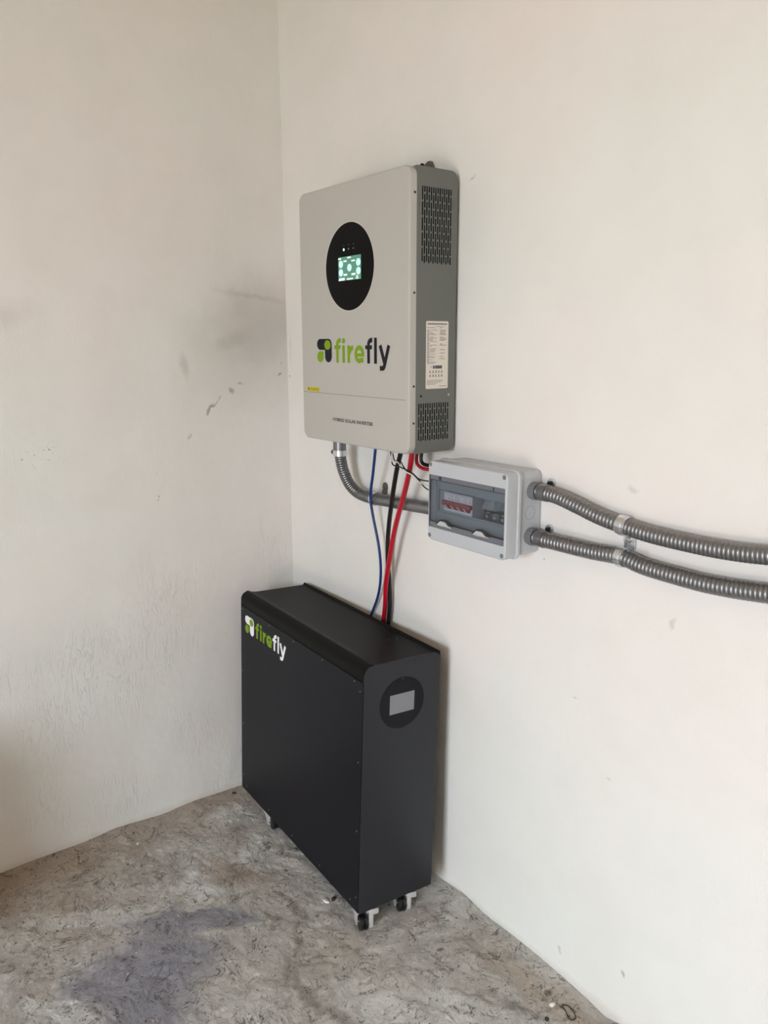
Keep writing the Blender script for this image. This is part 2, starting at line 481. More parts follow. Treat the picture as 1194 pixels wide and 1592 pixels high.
# ------------------------------------------------------------------ room shell
RX, RY, RZ = 3.9, -3.9, 2.75
T_ = .18


def quadwall(name, key, boxes):
    m = mb(key, False)
    for a, b in boxes: m.box(a, b)
    return struct(m.build(name))


def fine_wall(name, key, side):
    """wall face with slight real unevenness (large radius) so edges and light are not perfectly flat"""
    me = bpy.data.meshes.new(name); bm = bmesh.new(); n1, n2 = 110, 80
    L = RX if side == 'back' else -RY
    grid = []
    for i in range(n1 + 1):
        row = []
        for j in range(n2 + 1):
            s = L * i / n1; z = -.05 + (RZ + .05) * j / n2
            e = .004 * noise.noise(Vector((s * 1.6, z * 1.6, 3.1 if side == 'back' else 9.3))) + .0015 * noise.noise(Vector((s * 7, z * 7, 5)))
            e -= .002
            e *= min(1, s / .08)
            if side == 'back':
                k = max(0, 1 - abs(s - .65) / .6) * max(0, 1 - abs(z - .95) / .9)
                row.append(bm.verts.new((s, -e * (1 - min(1, k * 3)), z)))
            else: row.append(bm.verts.new((e, -s, z)))
        grid.append(row)
    for i in range(n1):
        for j in range(n2):
            bm.faces.new((grid[i][j], grid[i + 1][j], grid[i + 1][j + 1], grid[i][j + 1]))
    # back of the wall: gives it thickness
    r = bmesh.ops.extrude_face_region(bm, geom=[bm.faces[0]] if False else list(bm.faces))
    for v in [g for g in r['geom'] if isinstance(g, bmesh.types.BMVert)]:
        if side == 'back': v.co.y = T_
        else: v.co.x = -T_
    bmesh.ops.recalc_face_normals(bm, faces=bm.faces)
    for f in bm.faces: f.smooth = True
    bm.to_mesh(me); bm.free(); me.materials.append(M[key]); me.set_sharp_from_angle(angle=math.radians(40))
    o = bpy.data.objects.new(name, me); C.objects.link(o); return struct(o)


fine_wall('wall_back', 'wall_back', 'back')
fine_wall('wall_left', 'wall_left', 'left')
quadwall('wall_right', 'block', [((RX, RY, -.05), (RX + T_, T_, RZ))])
quadwall('wall_front', 'block', [((-T_, RY - T_, -.05), (1.95, RY, RZ)), ((3.25, RY - T_, -.05), (RX + T_, RY, RZ)), ((1.95, RY - T_, 2.05), (3.25, RY, RZ))])
quadwall('ceiling', 'ceiling', [((-T_, RY - T_, RZ), (RX + T_, T_, RZ + .1))])


def axis_coords(a, b, c, fine, coarse):
    """fine from a to b, coarse from b to c"""
    out = []; n = int(round(abs(b - a) / fine)); out += [a + (b - a) * i / n for i in range(n + 1)]
    n = int(round(abs(c - b) / coarse)); out += [b + (c - b) * i / n for i in range(1, n + 1)]
    return out


def interp(T, x):
    if x <= T[0][0]: return T[0][1]
    for (a, u), (b, v) in zip(T, T[1:]):
        if x <= b: return u + (v - u) * (x - a) / (b - a)
    return T[-1][1]


BACKZ = [(0, 0), (.72, .004), (.80, .011), (.866, .001), (.97, .0055), (1.05, .006), (1.12, .002), (1.18, -.002), (1.228, -.010), (1.26, -.001), (1.5, .0)]
LEFTZ = [(0, 0), (.23, .0005), (.37, .0045), (.47, -.001), (.60, .0105), (.69, .003), (.81, .0045), (.90, .0045), (1.2, 0)]
CAST = [(0.155, -.025), (.632, -.074), (.158, -.186), (.634, -.186)]
BAT_O = Vector((.09732, -.0362, .04566)); BAT_E = Euler((-.04015, -.00699, -.05507), 'XYZ'); BAT_M = BAT_E.to_matrix()
CW = [BAT_M @ Vector((x, y, 0)) + BAT_O for x, y in CAST]


def floor_h(x, y):
    v = Vector((x, y, 0))
    d = noise.noise_vector(v * 9) * .03
    q = v + d
    h = .0050 * noise.noise(q * 4) + .0030 * noise.noise(q * 12 + Vector((7, 3, 1))) + .0024 * noise.noise(q * 34) + .0016 * noise.noise(q * 80) + .0007 * noise.noise(v * 170)
    rd = 1 - abs(noise.noise(q * 7 + Vector((2, 9, 4))))
    h -= .003 * max(0, rd - .9) * 10 * (0.5 + .5 * noise.noise(v * 3))
    edge_b = max(0, 1 + y / .09); edge_l = max(0, 1 - x / .09)
    sb = edge_b * edge_b * (3 - 2 * edge_b); sl = edge_l * edge_l * (3 - 2 * edge_l)
    h = h * (1 - max(sb, sl) * .75) + interp(BACKZ, x) * sb + interp(LEFTZ, -y) * sl
    for c in CW:
        r = math.hypot(x - c.x, y - c.y)
        if r < .06:
            k = 1 - max(0, (r - .025) / .035); h = h * (1 - k)
    return h


def make_floor():
    xs = [-.05, -.02] + axis_coords(0, 1.45, RX + .05, .0034, .09)
    ys = [.05, .02] + axis_coords(0, -1.15, RY - .05, .0034, .09)
    V = []; 
    for x in xs:
        for y in ys: V.append((x, y, floor_h(x, y)))
    n = len(ys); F = [(i * n + j, (i + 1) * n + j, (i + 1) * n + j + 1, i * n + j + 1) for i in range(len(xs) - 1) for j in range(n - 1)]
    me = bpy.data.meshes.new('floor'); me.from_pydata(V, [], F)
    if me.polygons[0].normal.z < 0: me.flip_normals()
    for p in me.polygons: p.use_smooth = True
    me.materials.append(M['floor'])
    o = bpy.data.objects.new('floor', me); C.objects.link(o); return struct(o)


make_floor()

# unseen box added beyond the frame to cast shade on the lower left wall
cb = thing('added_shade_box', 'unseen brown box added by the left wall to shade its lower part', 'box', (.26, -1.62, 0))
m = mb('shade_box', False); m.box((.03, -1.92, .004), (.50, -1.34, .56)); m.build('shade_box_body', cb, bevel=.003)
m = mb('shade_box_flap', False); m.box((.028, -1.66, .5602), (.502, -1.60, .5612)); m.build('tape', cb)

# ------------------------------------------------------------------ lettering
def strip(m, P, wd, F, close=False):
    """flat ribbon along 2-D polyline P of width wd; F maps (u,v)->xyz"""
    P = [Vector(p) for p in P]; n = len(P); A = []; B = []
    for i, p in enumerate(P):
        if close: a = (p - P[i - 1]); b = (P[(i + 1) % n] - p)
        else:
            a = (p - P[i - 1]) if i else (P[1] - p); b = (P[i + 1] - p) if i < n - 1 else (p - P[i - 1])
        a.normalize(); b.normalize(); t = (a + b).normalized(); k = 1 / max(.5, t.dot(a)); nn = Vector((-t.y, t.x)) * (wd / 2 * k)
        A.append(p + nn); B.append(p - nn)
    V = [F(*p) for p in A] + [F(*p) for p in B]; R = range(n if close else n - 1)
    m.add(V, [(i, (i + 1) % n, n + (i + 1) % n, n + i) for i in R])


def flatpoly(m, P, F): m.add([F(*p) for p in P], [tuple(range(len(P)))])


def arc(cx, cy, rx, ry, a0, a1, n=16):
    return [(cx + rx * math.cos(math.radians(a0 + (a1 - a0) * i / n)), cy + ry * math.sin(math.radians(a0 + (a1 - a0) * i / n))) for i in range(n + 1)]


def glyph(m, ch, x0, x1, F, w, X=.040, A=.0565, D=-.0145):
    """one letter between x0 and x1 on baseline 0; w = stroke, X = x-height, A = ascender, D = descender"""
    W = x1 - x0
    G = lambda u, v: F(x0 + u, v)
    G_ = lambda u, v: F(x0 + u, v, .00015)
    if ch == 'f':
        s = W * .46; r = W - s
        strip(m, [(s, 0)] + arc(s + r * .86, A - w / 2 - r * .62, r * .86, r * .62, 180, 95, 8) + [(W, A - w / 2)], w, G)
        strip(m, [(0, X - w * .42), (W * .96, X - w * .42)], w * .84, G_)
    elif ch == 'i':
        strip(m, [(W / 2, 0), (W / 2, X)], w, G); flatpoly(m, arc(W / 2, A - w * .60, w * .60, w * .60, 0, 345, 20), G)
    elif ch == 'l': strip(m, [(W / 2, 0), (W / 2, A)], w, G)
    elif ch == 'r':
        strip(m, [(w / 2, 0), (w / 2, X)], w, G)
        strip(m, [(w * .6, X * .56)] + arc(W * .98, X * .5, W * .62, X * .5 - w * .5, 165, 92, 8), w, G_)
    elif ch == 'e':
        rx = W / 2 - w / 2; ry = X / 2 - w / 2; c = (W / 2, X / 2)
        strip(m, arc(c[0], c[1], rx, ry, 0, 300, 34) + [(W * .93, w * .62)], w, G)
        strip(m, [(w * .5, X * .46), (W, X * .46)], w * .72, G_)
    elif ch == 'y':
        strip(m, [(w * .5, X), (W * .52, w * .1)], w * 1.05, G)
        strip(m, [(W - w * .5, X), (W * .53, 0), (W * .475, D * .42), (W * .41, D * .62), (W * .32, D * .66 ), (W * .10, D * .66)], w * 1.0, G_)


def emblem(m, F, x0, x1, z0, z1, dark, green):
    """two rounded bars meeting at the upper right, a green disc on the joint and a green leaf below left"""
    W = x1 - x0; H = z1 - z0; hw = W * .52; hh = H * .47
    m.use(dark)
    a = arc(x0 + hh * .55, z1 - hh / 2, hh * .55, hh / 2, 90, 270, 14)
    flatpoly(m, a + [(x1 - W * .22, z1 - hh)] + [(x1 - W * .22, z1)], lambda u, v: F(u, v, 0))
    vx = x1 - W * .46
    flatpoly(m, [(vx, z1 - hh * .55)] + arc((vx + x1) / 2, z0 + W * .23, (x1 - vx) / 2, W * .23, 180, 360, 14) + [(x1, z1 - W * .20)] + arc(x1 - W * .22, z1 - W * .20, W * .22, W * .20, 0, 90, 8) + [(vx, z1)], lambda u, v: F(u, v, .00012))
    m.use(green)
    flatpoly(m, arc(x0 + W * .72, z1 - H * .26, W * .21, H * .205, 0, 348, 28), lambda u, v: F(u, v, .0003))
    lc = (x0 + W * .225, z0 + H * .235); lr = W * .215; lv = H * .235
    flatpoly(m, [(lc[0] + lr, lc[1])] + [(lc[0] + lr, lc[1] + lv)] + arc(lc[0], lc[1], lr, lv, 90, 350, 22), lambda u, v: F(u, v, .0003))


def text_mesh(s, size):
    cu = bpy.data.curves.new('t', 'FONT'); cu.body = s; cu.size = size; cu.resolution_u = 3; cu.offset = size * .018
    o = bpy.data.objects.new('t', cu); C.objects.link(o); dg = bpy.context.evaluated_depsgraph_get(); dg.update()
    me = o.evaluated_get(dg).to_mesh(); vs = [tuple(v.co) for v in me.vertices]; fs = [tuple(p.vertices) for p in me.polygons]
    o.evaluated_get(dg).to_mesh_clear(); bpy.data.objects.remove(o); bpy.data.curves.remove(cu)
    return vs, fs


# ------------------------------------------------------------------ wall-mounted inverter
IX0, IX1, IZ0, IZ1, IYF, IYB = .3119, .7430, 1.1202, 1.7064, -.1382, -.0096
inv = thing('solar_inverter', 'light grey wall-mounted solar inverter with round black display, highest unit in the corner', 'inverter', (IX0, IYB, IZ0))
slab(mb('inv_white'), IX0, IX1, IZ0, IZ1, IYF + .018, IYF, .021, .0045).build('front_cover', inv)
# body shell: extruded along x, rounded at the back top and bottom
YB0 = IYF + .018; rB = .017
prof = [(YB0, IZ0 + .001)] + [(IYB - rB + rB * math.cos(t), IZ0 + .001 + rB + rB * math.sin(t)) for t in [-PI / 2 + PI / 2 * i / 8 for i in range(9)]] + \
       [(IYB - rB + rB * math.cos(t), IZ1 - .001 - rB + rB * math.sin(t)) for t in [PI / 2 * i / 8 for i in range(9)]] + [(YB0, IZ1 - .001)]
m = mb('inv_grey'); n = len(prof)
m.add([(IX0 + .001, y, z) for y, z in prof] + [(IX1 - .0006, y, z) for y, z in prof],
      [(i, (i + 1) % n, n + (i + 1) % n, n + i) for i in range(n)] + [tuple(range(n - 1, -1, -1))])
m.build('body', inv)
# right side panel with slotted vents
VT = (-.1066, -.0258, 1.5180, 1.6675); VB = (-.1122, -.0262, 1.1480, 1.2287)


def vent_cells(ya, yb, za, zb, ncol, pitch, sw, gap):
    """returns slot rectangles (y0,y1,z0,z1)"""
    out = []; cp = (yb - ya - sw) / (ncol - 1)
    for i in range(ncol):
        y = ya + i * cp; z = zb + (0 if i % 2 else pitch * .45) - (0 if i % 2 else 0)
        z = zb + (pitch * .5 if i % 2 else 0)
        while z > za:
            a = max(za, z - pitch + gap); b = min(zb, z)
            if b - a > .003: out.append((y, y + sw, a, b))
            z -= pitch
    return out


m = mb('inv_grey', False)
XS = IX1
def cap_quad(y0, y1, z0, z1):
    if y1 - y0 > 1e-6 and z1 - z0 > 1e-6: m.add([(XS, y0, z0), (XS, y1, z0), (XS, y1, z1), (XS, y0, z1)], [(0, 1, 2, 3)])
zlow = IZ0 + .001 + rB; zhigh = IZ1 - .001 - rB
low = [p for p in prof[:10]]; m.add([(XS, y, z) for y, z in low] + [(XS, YB0, zlow)], [tuple(range(11))])
hig = [p for p in prof[10:]]; m.add([(XS, y, z) for y, z in hig] + [(XS, YB0, zhigh)], [tuple(range(len(hig) + 1))])
cap_quad(YB0, IYB, zlow, VB[2]); cap_quad(YB0, IYB, VB[3], VT[2]); cap_quad(YB0, IYB, VT[3], zhigh)
for V, nc, pit in ((VT, 14, .0300), (VB, 14, .0275)):
    cap_quad(YB0, V[0], V[2], V[3]); cap_quad(V[1], IYB, V[2], V[3])
    cells = vent_cells(V[0], V[1], V[2], V[3], nc, pit, .0041, .0036)
    cols = sorted({c[0] for c in cells})
    for k, y in enumerate(cols):
        if k < len(cols) - 1: cap_quad(y + .0041, cols[k + 1], V[2], V[3])
        cz = sorted([(c[2], c[3]) for c in cells if c[0] == y]); z = V[2]
        for a, b in cz:
            cap_quad(y, y + .0041, z, a); z = b
            for q0, q1, r0, r1 in ((y, y, a, b), (y + .0041, y + .0041, a, b)):
                m.add([(XS, q0, r0), (XS - .0015, q0, r0), (XS - .0015, q0, r1), (XS, q0, r1)], [(0, 1, 2, 3)])
        cap_quad(y, y + .0041, z, V[3])
sp = m.build('side_panel', inv)
for V in (VT, VB): mb('void', False).box((XS - .014, V[0] - .004, V[2] - .004), (XS - .012, V[1] + .004, V[3] + .004)).build('vent_dark_backing', inv)  # dark sheets painted in for the unlit depth behind the slots
for y, z0, z1 in ((-.1135, 1.628, 1.653), (-.0225, 1.632, 1.651)):
    m = mb('print', False); k = int((z1 - z0) / .0024)
    for i in range(k): m.box((XS, y - .0009, z0 + i * .0024), (XS + .0002, y + .0009, z0 + i * .0024 + .0013))
    m.build('embossed_marking', inv)
for z in (1.6532, 1.4576, 1.2657, 1.1874):
    s_ = mb('screw').cyl((IX1 - .0005, -.1252, z), (1, 0, 0), .0026, .0010, 14, bev=.0004).build('edge_screw', inv)
mb('screw').cyl((IX1, -.1051, 1.2446), (1, 0, 0), .0026, .0010, 14, bev=.0004).build('side_screw', inv)
s2 = mb('zinc_screw').cyl((IX1, -.0272, 1.2450), (1, 0, 0), .0030, .0012, 14, bev=.0005).build('side_screw', inv); s2['label'] = 'zinc side screw'
# rating label
m = mb('paper'); P = rrect(-.0925, -.0300, 1.2593, 1.4013, .003)
m.rings([[(XS, u, v) for u, v in P], [(XS + .0004, u, v) for u, v in P]]); lab = m.build('rating_label', inv)
m = mb('print', False); X2 = XS + .00045
def dash(y0, y1, z, h=.0010): m.box((XS + .0004, y0, z - h / 2), (X2 + .0001, y1, z + h / 2))
dash(-.089, -.034, 1.3955, .0022); dash(-.067, -.040, 1.3902, .0006)
rnd = random.Random(3); z = 1.3875
while z > 1.313:
    if rnd.random() > .06:
        dash(-.0900, -.0835 + rnd.uniform(-.001, .001), z)
        if rnd.random() > .2: dash(-.0820, -.0820 + rnd.uniform(.006, .020), z, .0008)
        if rnd.random() > .42: dash(-.0545, -.0545 + rnd.uniform(.007, .019), z, .0009)
    z -= .0024
for y0, y1, z0, z1 in ((-.0785, -.077, 1.304, 1.307), (-.073, -.068, 1.302, 1.3085), (-.067, -.047, 1.302, 1.3085)): m.box((XS + .0004, y0, z0), (X2, y1, z1))
for j, zz in enumerate((1.293, 1.2845)):
    for i in range(5):
        y = -.083 + i * .0082; m.box((XS + .0004, y, zz), (X2, y + .0048, zz + .0012)); m.box((XS + .0004, y + .001, zz + .002), (X2, y + .0036 + .0004 * ((i + j) % 3), zz + .0046))
for i in range(5): dash(-.090, -.090 + (.045, .046, .040, .030, .024)[i], 1.2775 - i * .0022, .0006)
dash(-.055, -.034, 1.2645, .0010)
m.build('printed_text', lab)
# round display
DC = (.5265, 1.5243)
m = mb('rim').ringband((DC[0], IYF + .001, DC[1]), (0, -1, 0), .0955, .0972, .0022, 96)
m.build('display_rim', inv)
disp = mb('gloss_black').cyl((DC[0], IYF + .001, DC[1]), (0, -1, 0), .0958, .0018, 96).build('display', inv)
SX0, SX1, SZ0, SZ1 = .4835, .5730, 1.4955, 1.5475
scr = mb('screen', False).box((SX0, IYF - .0011, SZ0), (SX1, IYF, SZ1)).build('screen', disp)
YS = IYF - .0013
m = mb('screen_mint', False)
for u, v in ((.12, .30), (.12, .655), (.89, .30), (.89, .655), (.5, .48)):
    flatpoly(m, arc(SX0 + u * (SX1 - SX0), SZ1 - v * (SZ1 - SZ0), .0085, .0080, 0, 348, 28), lambda a, b: (a, YS, b))
m.use('screen_white')
for u, v, ww, hh in ((.07, .07, .13, .055), (.49, .06, .16, .05), (.31, .19, .14, .06), (.67, .21, .15, .06), (.32, .76, .16, .07), (.68, .77, .17, .075), (.17, .91, .24, .045), (.15, .965, .27, .05), (.52, .95, .27, .055), (.84, .87, .09, .05), (.84, .95, .13, .04)):
    cx = SX0 + u * (SX1 - SX0); cz = SZ1 - v * (SZ1 - SZ0); a = ww * (SX1 - SX0) / 2; b = hh * (SZ1 - SZ0) / 2
    k = max(2, int(ww / .035)); st = 2 * a / k
    for i in range(k):
        x = cx - a + i * st; m.add([(x, YS, cz - b), (x + st * .86, YS, cz - b), (x + st * .86, YS, cz + b), (x, YS, cz + b)], [(0, 1, 2, 3)])
m.build('screen_graphics', scr)
for x, k, r in ((.5062, 'led_green', .0030), (.5255, 'led_grey', .0020), (.5445, 'led_grey', .0016)):
    o = mb(k).cyl((x, IYF - .0005, 1.5628), (0, -1, 0), r, .0008, 16).build('indicator_light', disp)
    if k == 'led_green': o['label'] = 'lit green indicator light'
m = mb('print', False)
for x in (.5062, .5255, .5445): m.box((x - .0035, IYF - .0009, 1.5712), (x + .0035, IYF - .0007, 1.5722))
m.build('indicator_marking', disp)
# lettering on the front
FI = lambda u, v, d=0.0: (u, IYF - .0003 - d, v)
m = MB(False); emblem(m, FI, .3844, .4495, 1.3110, 1.3663, 'ink', 'green'); m.build('logo_emblem', inv)
m = MB(False); m.use('green'); G2 = lambda u, v, d=0: (u, IYF - .0003 - d, 1.3112 + v)
for ch, a, b in (('f', .4610, .4878), ('i', .4939, .5052), ('r', .5152, .5396), ('e', .5435, .5817)): glyph(m, ch, a, b, G2, .0105)
m.use('ink')
for ch, a, b in (('f', .5865, .6131), ('l', .6197, .6298), ('y', .6366, .6787)): glyph(m, ch, a, b, G2, .0103)
m.build('logo_lettering', inv)
vs, fs = text_mesh('HYBRID SOLAR INVERTER', .0105); xm = max(v[0] for v in vs)
m = mb('ink', False); k = (.6140 - .4490) / xm
m.add([(.4490 + v[0] * k, IYF - .0003, 1.1725 + v[1] * 1.05) for v in vs], fs); m.build('caption_lettering', inv)
mb('crease', False).box((.3190, IYF - .0002, 1.2362), (.7305, IYF + .001, 1.2374)).build('cover_crease', inv)
y_ = mb('yellow', False).box((.3333, IYF - .0003, 1.2390), (.3918, IYF, 1.2494)).build('warning_sticker', inv)
m = mb('yellow_ink', False)
for a in ((.338, 1.2468, .389, 1.2474), (.338, 1.2412, .389, 1.2418), (.338, 1.2412, .3386, 1.2474)): m.box((a[0], IYF - .0004, a[1]), (a[2], IYF - .0002, a[3]))
m.box((.339, IYF - .0004, 1.2422), (.345, IYF - .0002, 1.2464)); m.box((.348, IYF - .0004, 1.2436), (.385, IYF - .0002, 1.2450)); m.build('sticker_print', y_)
# hanging bracket tab showing above the top edge
m = mb('bracket'); m.prism([(.622, 1.700), (.629, 1.7385), (.6405, 1.7435), (.6490, 1.7430), (.6525, 1.7400), (.6640, 1.7180), (.6640, 1.700)], 'y', -.0005, -.0065)
m.prism([(.612, 1.68), (.612, 1.722), (.64, 1.722), (.64, 1.68)], 'y', -.0005, -.004)
br = m.build('mounting_bracket', inv)
m = mb('screw').cyl((.6205, -.003, 1.7395), (0, -1, 0), .0036, .006, 12, bev=.001); m.prism([(.6165, 1.700), (.6165, 1.7385), (.6245, 1.7385), (.6245, 1.700)], 'y', -.0008, -.004)
m.build('bracket_screw', br)

# ------------------------------------------------------------------ breaker enclosure
BX0, BX1, BZ0, BZ1 = .7645, 1.0006, .9345, 1.1089
enc = thing('breaker_enclosure', 'pale grey plastic breaker box with smoked window, right of and below the inverter', 'electrical box', (BX0, -.003, BZ0))
frame_slab(mb('abs_light'), (BX0 + .0015, BX1 - .0015, BZ0 + .0015, BZ1 - .0015), (.7730, .9925, .9650, 1.0785), -.0030, -.0640, .014, .004, .001).build('base_box', enc)
mb('abs_panel', False).box((.770, -.0055, .962), (.995, -.0035, 1.081)).build('back_plate', enc)
frame_slab(mb('abs_light'), (BX0 - .003, BX1 + .003, BZ0 - .003, BZ1 + .003), (.7705, .9950, .9650, 1.0785), -.0635, -.0710, .015, .004, .003).build('rim_flange', enc)
lid = frame_slab(mb('abs_light'), (BX0, BX1, BZ0, BZ1), (.7680, .9955, .9638, 1.0792), -.0708, -.1009, .012, .002, .0032).build('lid', enc)
for x, z in ((.7722, 1.1012), (.9920, 1.1012), (.9910, .9436), (.7712, .9446)):
    mb('abs_mid').cyl((x, -.1004, z), (0, -1, 0), .0048, .0012, 20, bev=.0004).build('screw_cap', lid)
# inner panel with the opening for the switchgear
m = mb('abs_panel')
frame_slab(m, (.7690, .9945, .9648, 1.0782), (.7752, .9890, .9992, 1.0442), -.0740, -.0770, .002, .001, .001)
frame_slab(m, (.7700, .9935, .9655, 1.0775), (.7735, .9900, .9955, 1.0565), -.0768, -.0800, .002, .003, .0015)
ip = m.build('inner_panel', enc)
mb('abs_panel', False).box((.7752, -.0765, .9994), (.7995, -.0730, 1.0440)).build('blanking_plate', enc)
m = mb('abs_dark', False)
for x in (.7752, .7994): m.box((x - .0005, -.0774, .9994), (x + .0004, -.0764, 1.0440))
m.box((.7752, -.0774, 1.0436), (.8868, -.0764, 1.0444)); m.box((.7752, -.0774, .9990), (.80, -.0764, .9997)); m.build('panel_seam', ip)
# the breaker itself is a device clipped into the box
brk = thing('circuit_breaker', 'white multi-pole circuit breaker with dark red toggles behind the smoked window', 'circuit breaker', (.8430, -.045, 1.0030))
m = mb('breaker_side'); m.box((.8002, -.0832, 1.0006), (.8868, -.0735, 1.0434)); m.box((.8002, -.0735, .9900), (.8868, -.0500, 1.0540)); m.build('housing', brk)
m = mb('breaker')
for i in range(4): m.box((.8004 + i * .0217, -.0855, 1.0260), (.8211 + i * .0217, -.0830, 1.0438))
for i in range(4): m.box((.8004 + i * .0217, -.0855, 1.0035), (.8211 + i * .0217, -.0830, 1.0120))
m.box((.8000, -.0840, 1.0110), (.8866, -.0828, 1.0265)); m.build('face_plate', brk)
m = mb('print', False)
for i in range(8):
    x = .8035 + i * .0106
    for z, hh in ((1.0360, .0011), (1.0300, .0013)):
        if (i * 7 + int(z * 1e4)) % 5: m.box((x, -.0857, z), (x + .0040 + .0012 * (i % 2), -.0854, z + hh))
m.box((.8010, -.0857, 1.0412), (.8860, -.0854, 1.0418)); m.build('printed_marking', brk)
m = mb('red_plastic'); m.box((.8010, -.0945, 1.0165), (.8890, -.0850, 1.0262)); m.build('toggle_bar', brk, bevel=.0015)
for i in range(4):
    x = .8120 + i * .0195
    t = mb('red_plastic'); t.prism([(-.0965, 1.0190), (-.0935, 1.0205), (-.0845, 1.0175), (-.0845, 1.0095), (-.0880, 1.0095)], 'x', x - .0030, x + .0120); tg = t.build('toggle', brk)
    k = mb('toggle_mark', False); k.prism([(-.0900, 1.0103), (-.0973, 1.0188), (-.0964, 1.0192), (-.0892, 1.0103)], 'x', x + .001, x + .0052); k.build('toggle_mark', tg)
# rail, terminal blocks inside the open right part
r_ = thing('terminal_strip', 'dark terminal blocks in the lower right of the breaker box opening', 'terminal block', (.90, -.045, .99))
m = mb('zinc', False); m.box((.890, -.0400, 1.0150), (.990, -.0385, 1.0480)); m.build('mounting_rail', r_)
for i in range(4):
    x = .9000 + i * .0225
    m = mb('terminal' if i % 2 else 'abs_dark'); m.box((x, -.0640, .9860), (x + .0205, -.0400, 1.0120)); t = m.build('terminal', r_, bevel=.001)
    m = mb('zinc').cyl((x + .010, -.0635, 1.004), (0, -1, 0), .0042, .0018, 14, bev=.0005); m.cyl((x + .010, -.060, 1.0118), (0, 0, 1), .0048, .001, 14); m.build('terminal_screw', t)
m = mb('abs_panel'); m.prism([(.890, 1.0180), (.905, 1.0460), (.930, 1.0460), (.926, 1.0180)], 'y', -.0620, -.0400); m.build('rail_stop', r_, bevel=.001)
# smoked cover
cov = mb('glass', False).box((.7684, -.0990, .9642), (.9951, -.0975, 1.0788)).build('window_cover', enc)
m = mb('abs_strip'); m.box((.7684, -.0996, 1.0690), (.9951, -.0989, 1.0788)); m.build('cover_strip', cov)
m = mb('abs_strip'); m.box((.7684, -.0996, .9642), (.9951, -.0989, .9765)); m.build('cover_strip', cov)
m = mb('abs_dark', False); m.box((.7684, -.0998, 1.0678), (.9951, -.0990, 1.0692)); m.box((.7684, -.0998, .9642), (.7705, -.0992, 1.0788)); 
for x0, x1 in ((.7684, .7945), (.8400, .9065), (.9545, .9951)): m.box((x0, -.0999, .9760), (x1, -.0990, .9776))
for x0, x1 in ((.7990, .8060), (.9610, .9640)): m.box((x0, -.0999, 1.0700), (x1, -.0994, 1.0775))
m.build('cover_outline', cov)
for x in (.7945, .9065):
    m = mb('zinc'); m.prism([(x, .9722), (x + .012, .9815), (x + .028, .9815), (x + .038, .9745), (x + .050, .9735), (x + .049, .9705), (x + .030, .9712), (x + .012, .9705)], 'y', -.0988, -.1022)
    l_ = m.build('latch', cov, bevel=.0007)
    m = mb('abs_dark', False); P = [(x - .001, .9728), (x + .0115, .9838), (x + .0290, .9838), (x + .0395, .9770), (x + .052, .9765)]
    strip(m, P, .0030, lambda u, v: (u, -.1015, v)); l2 = m.build('latch_outline', l_)
# glands and knockouts on the right side
glands = []
for y, z in ((-.0272, 1.0688), (-.0308, .9762)):
    m = mb('abs_mid'); m.cyl((BX1 - .002, y, z), (1, 0, 0), .0172, .0165, 32, bev=.0012)
    for i in range(16):
        a = 2 * PI * i / 16; c_ = Vector((BX1 + .001, y + .0172 * math.cos(a), z + .0172 * math.sin(a))); m.cyl(c_, (1, 0, 0), .0010, .0115, 6)
    glands.append(m.build('cable_gland', enc))
    mb('abs_dark').cyl((BX1 + .0144, y, z), (1, 0, 0), .0162, .0022, 32).build('gland_seal', glands[-1])
mb('crease').ringband((BX1 - .0016, -.0325, 1.0240), (1, 0, 0), .0135, .0140, .0004, 36).build('knockout', enc)

# ------------------------------------------------------------------ flexible conduits
def conduit(name, label, P, r, pitch, depth, group='flexible steel conduits'):
    pts, L = spline(P, pitch / 5)
    m = mb('conduit')
    def rad(i): return r - (depth if i % 5 == 4 else (depth * .15 if i % 5 in (0, 3) else 0))
    sweep(m, pts, rad, 22)
    return tag(m.build(name, loc=Vector(P[0])), label, 'conduit', group)


conduit('flexible_conduit', 'ribbed grey conduit leaving the box at its upper right gland, the higher of the two',
        [(1.0135, -.0272, 1.0688), (1.035, -.027, 1.0687), (1.0671, -.026, 1.0655), (1.1129, -.024, 1.0548), (1.1639, -.022, 1.0424), (1.2162, -.020, 1.0349), (1.2656, -.020, 1.0303), (1.3286, -.021, 1.0293), (1.398, -.022, 1.0307), (1.4749, -.022, 1.0377), (1.62, -.022, 1.06), (1.9, -.022, 1.10), (2.4, -.022, 1.14)], .0158, .0078, .0017)
conduit('flexible_conduit', 'ribbed grey conduit leaving the box at its lower right gland, the lower of the two',
        [(1.0135, -.0308, .9762), (1.035, -.030, .9757), (1.0742, -.028, .9751), (1.1481, -.024, .9747), (1.2123, -.020, .9769), (1.2574, -.020, .9703), (1.3217, -.021, .9682), (1.3927, -.022, .969), (1.481, -.022, .9777), (1.62, -.022, .998), (1.9, -.022, 1.04), (2.4, -.022, 1.08)], .0158, .0078, .0017)
conduit('flexible_conduit', 'grey conduit curving down from under the inverter to the left side of the box',
        [(.3749, -.070, 1.1190), (.3749, -.070, 1.1033), (.3724, -.065, 1.0609), (.3745, -.057, 1.0266), (.386, -.045, .9930), (.4124, -.034, .9740), (.4593, -.026, .9680), (.5111, -.022, .9695), (.5887, -.021, .9725), (.6733, -.024, .9783), (.7400, -.026, .9810), (.7660, -.026, .9815)], .0150, .0062, .0018)

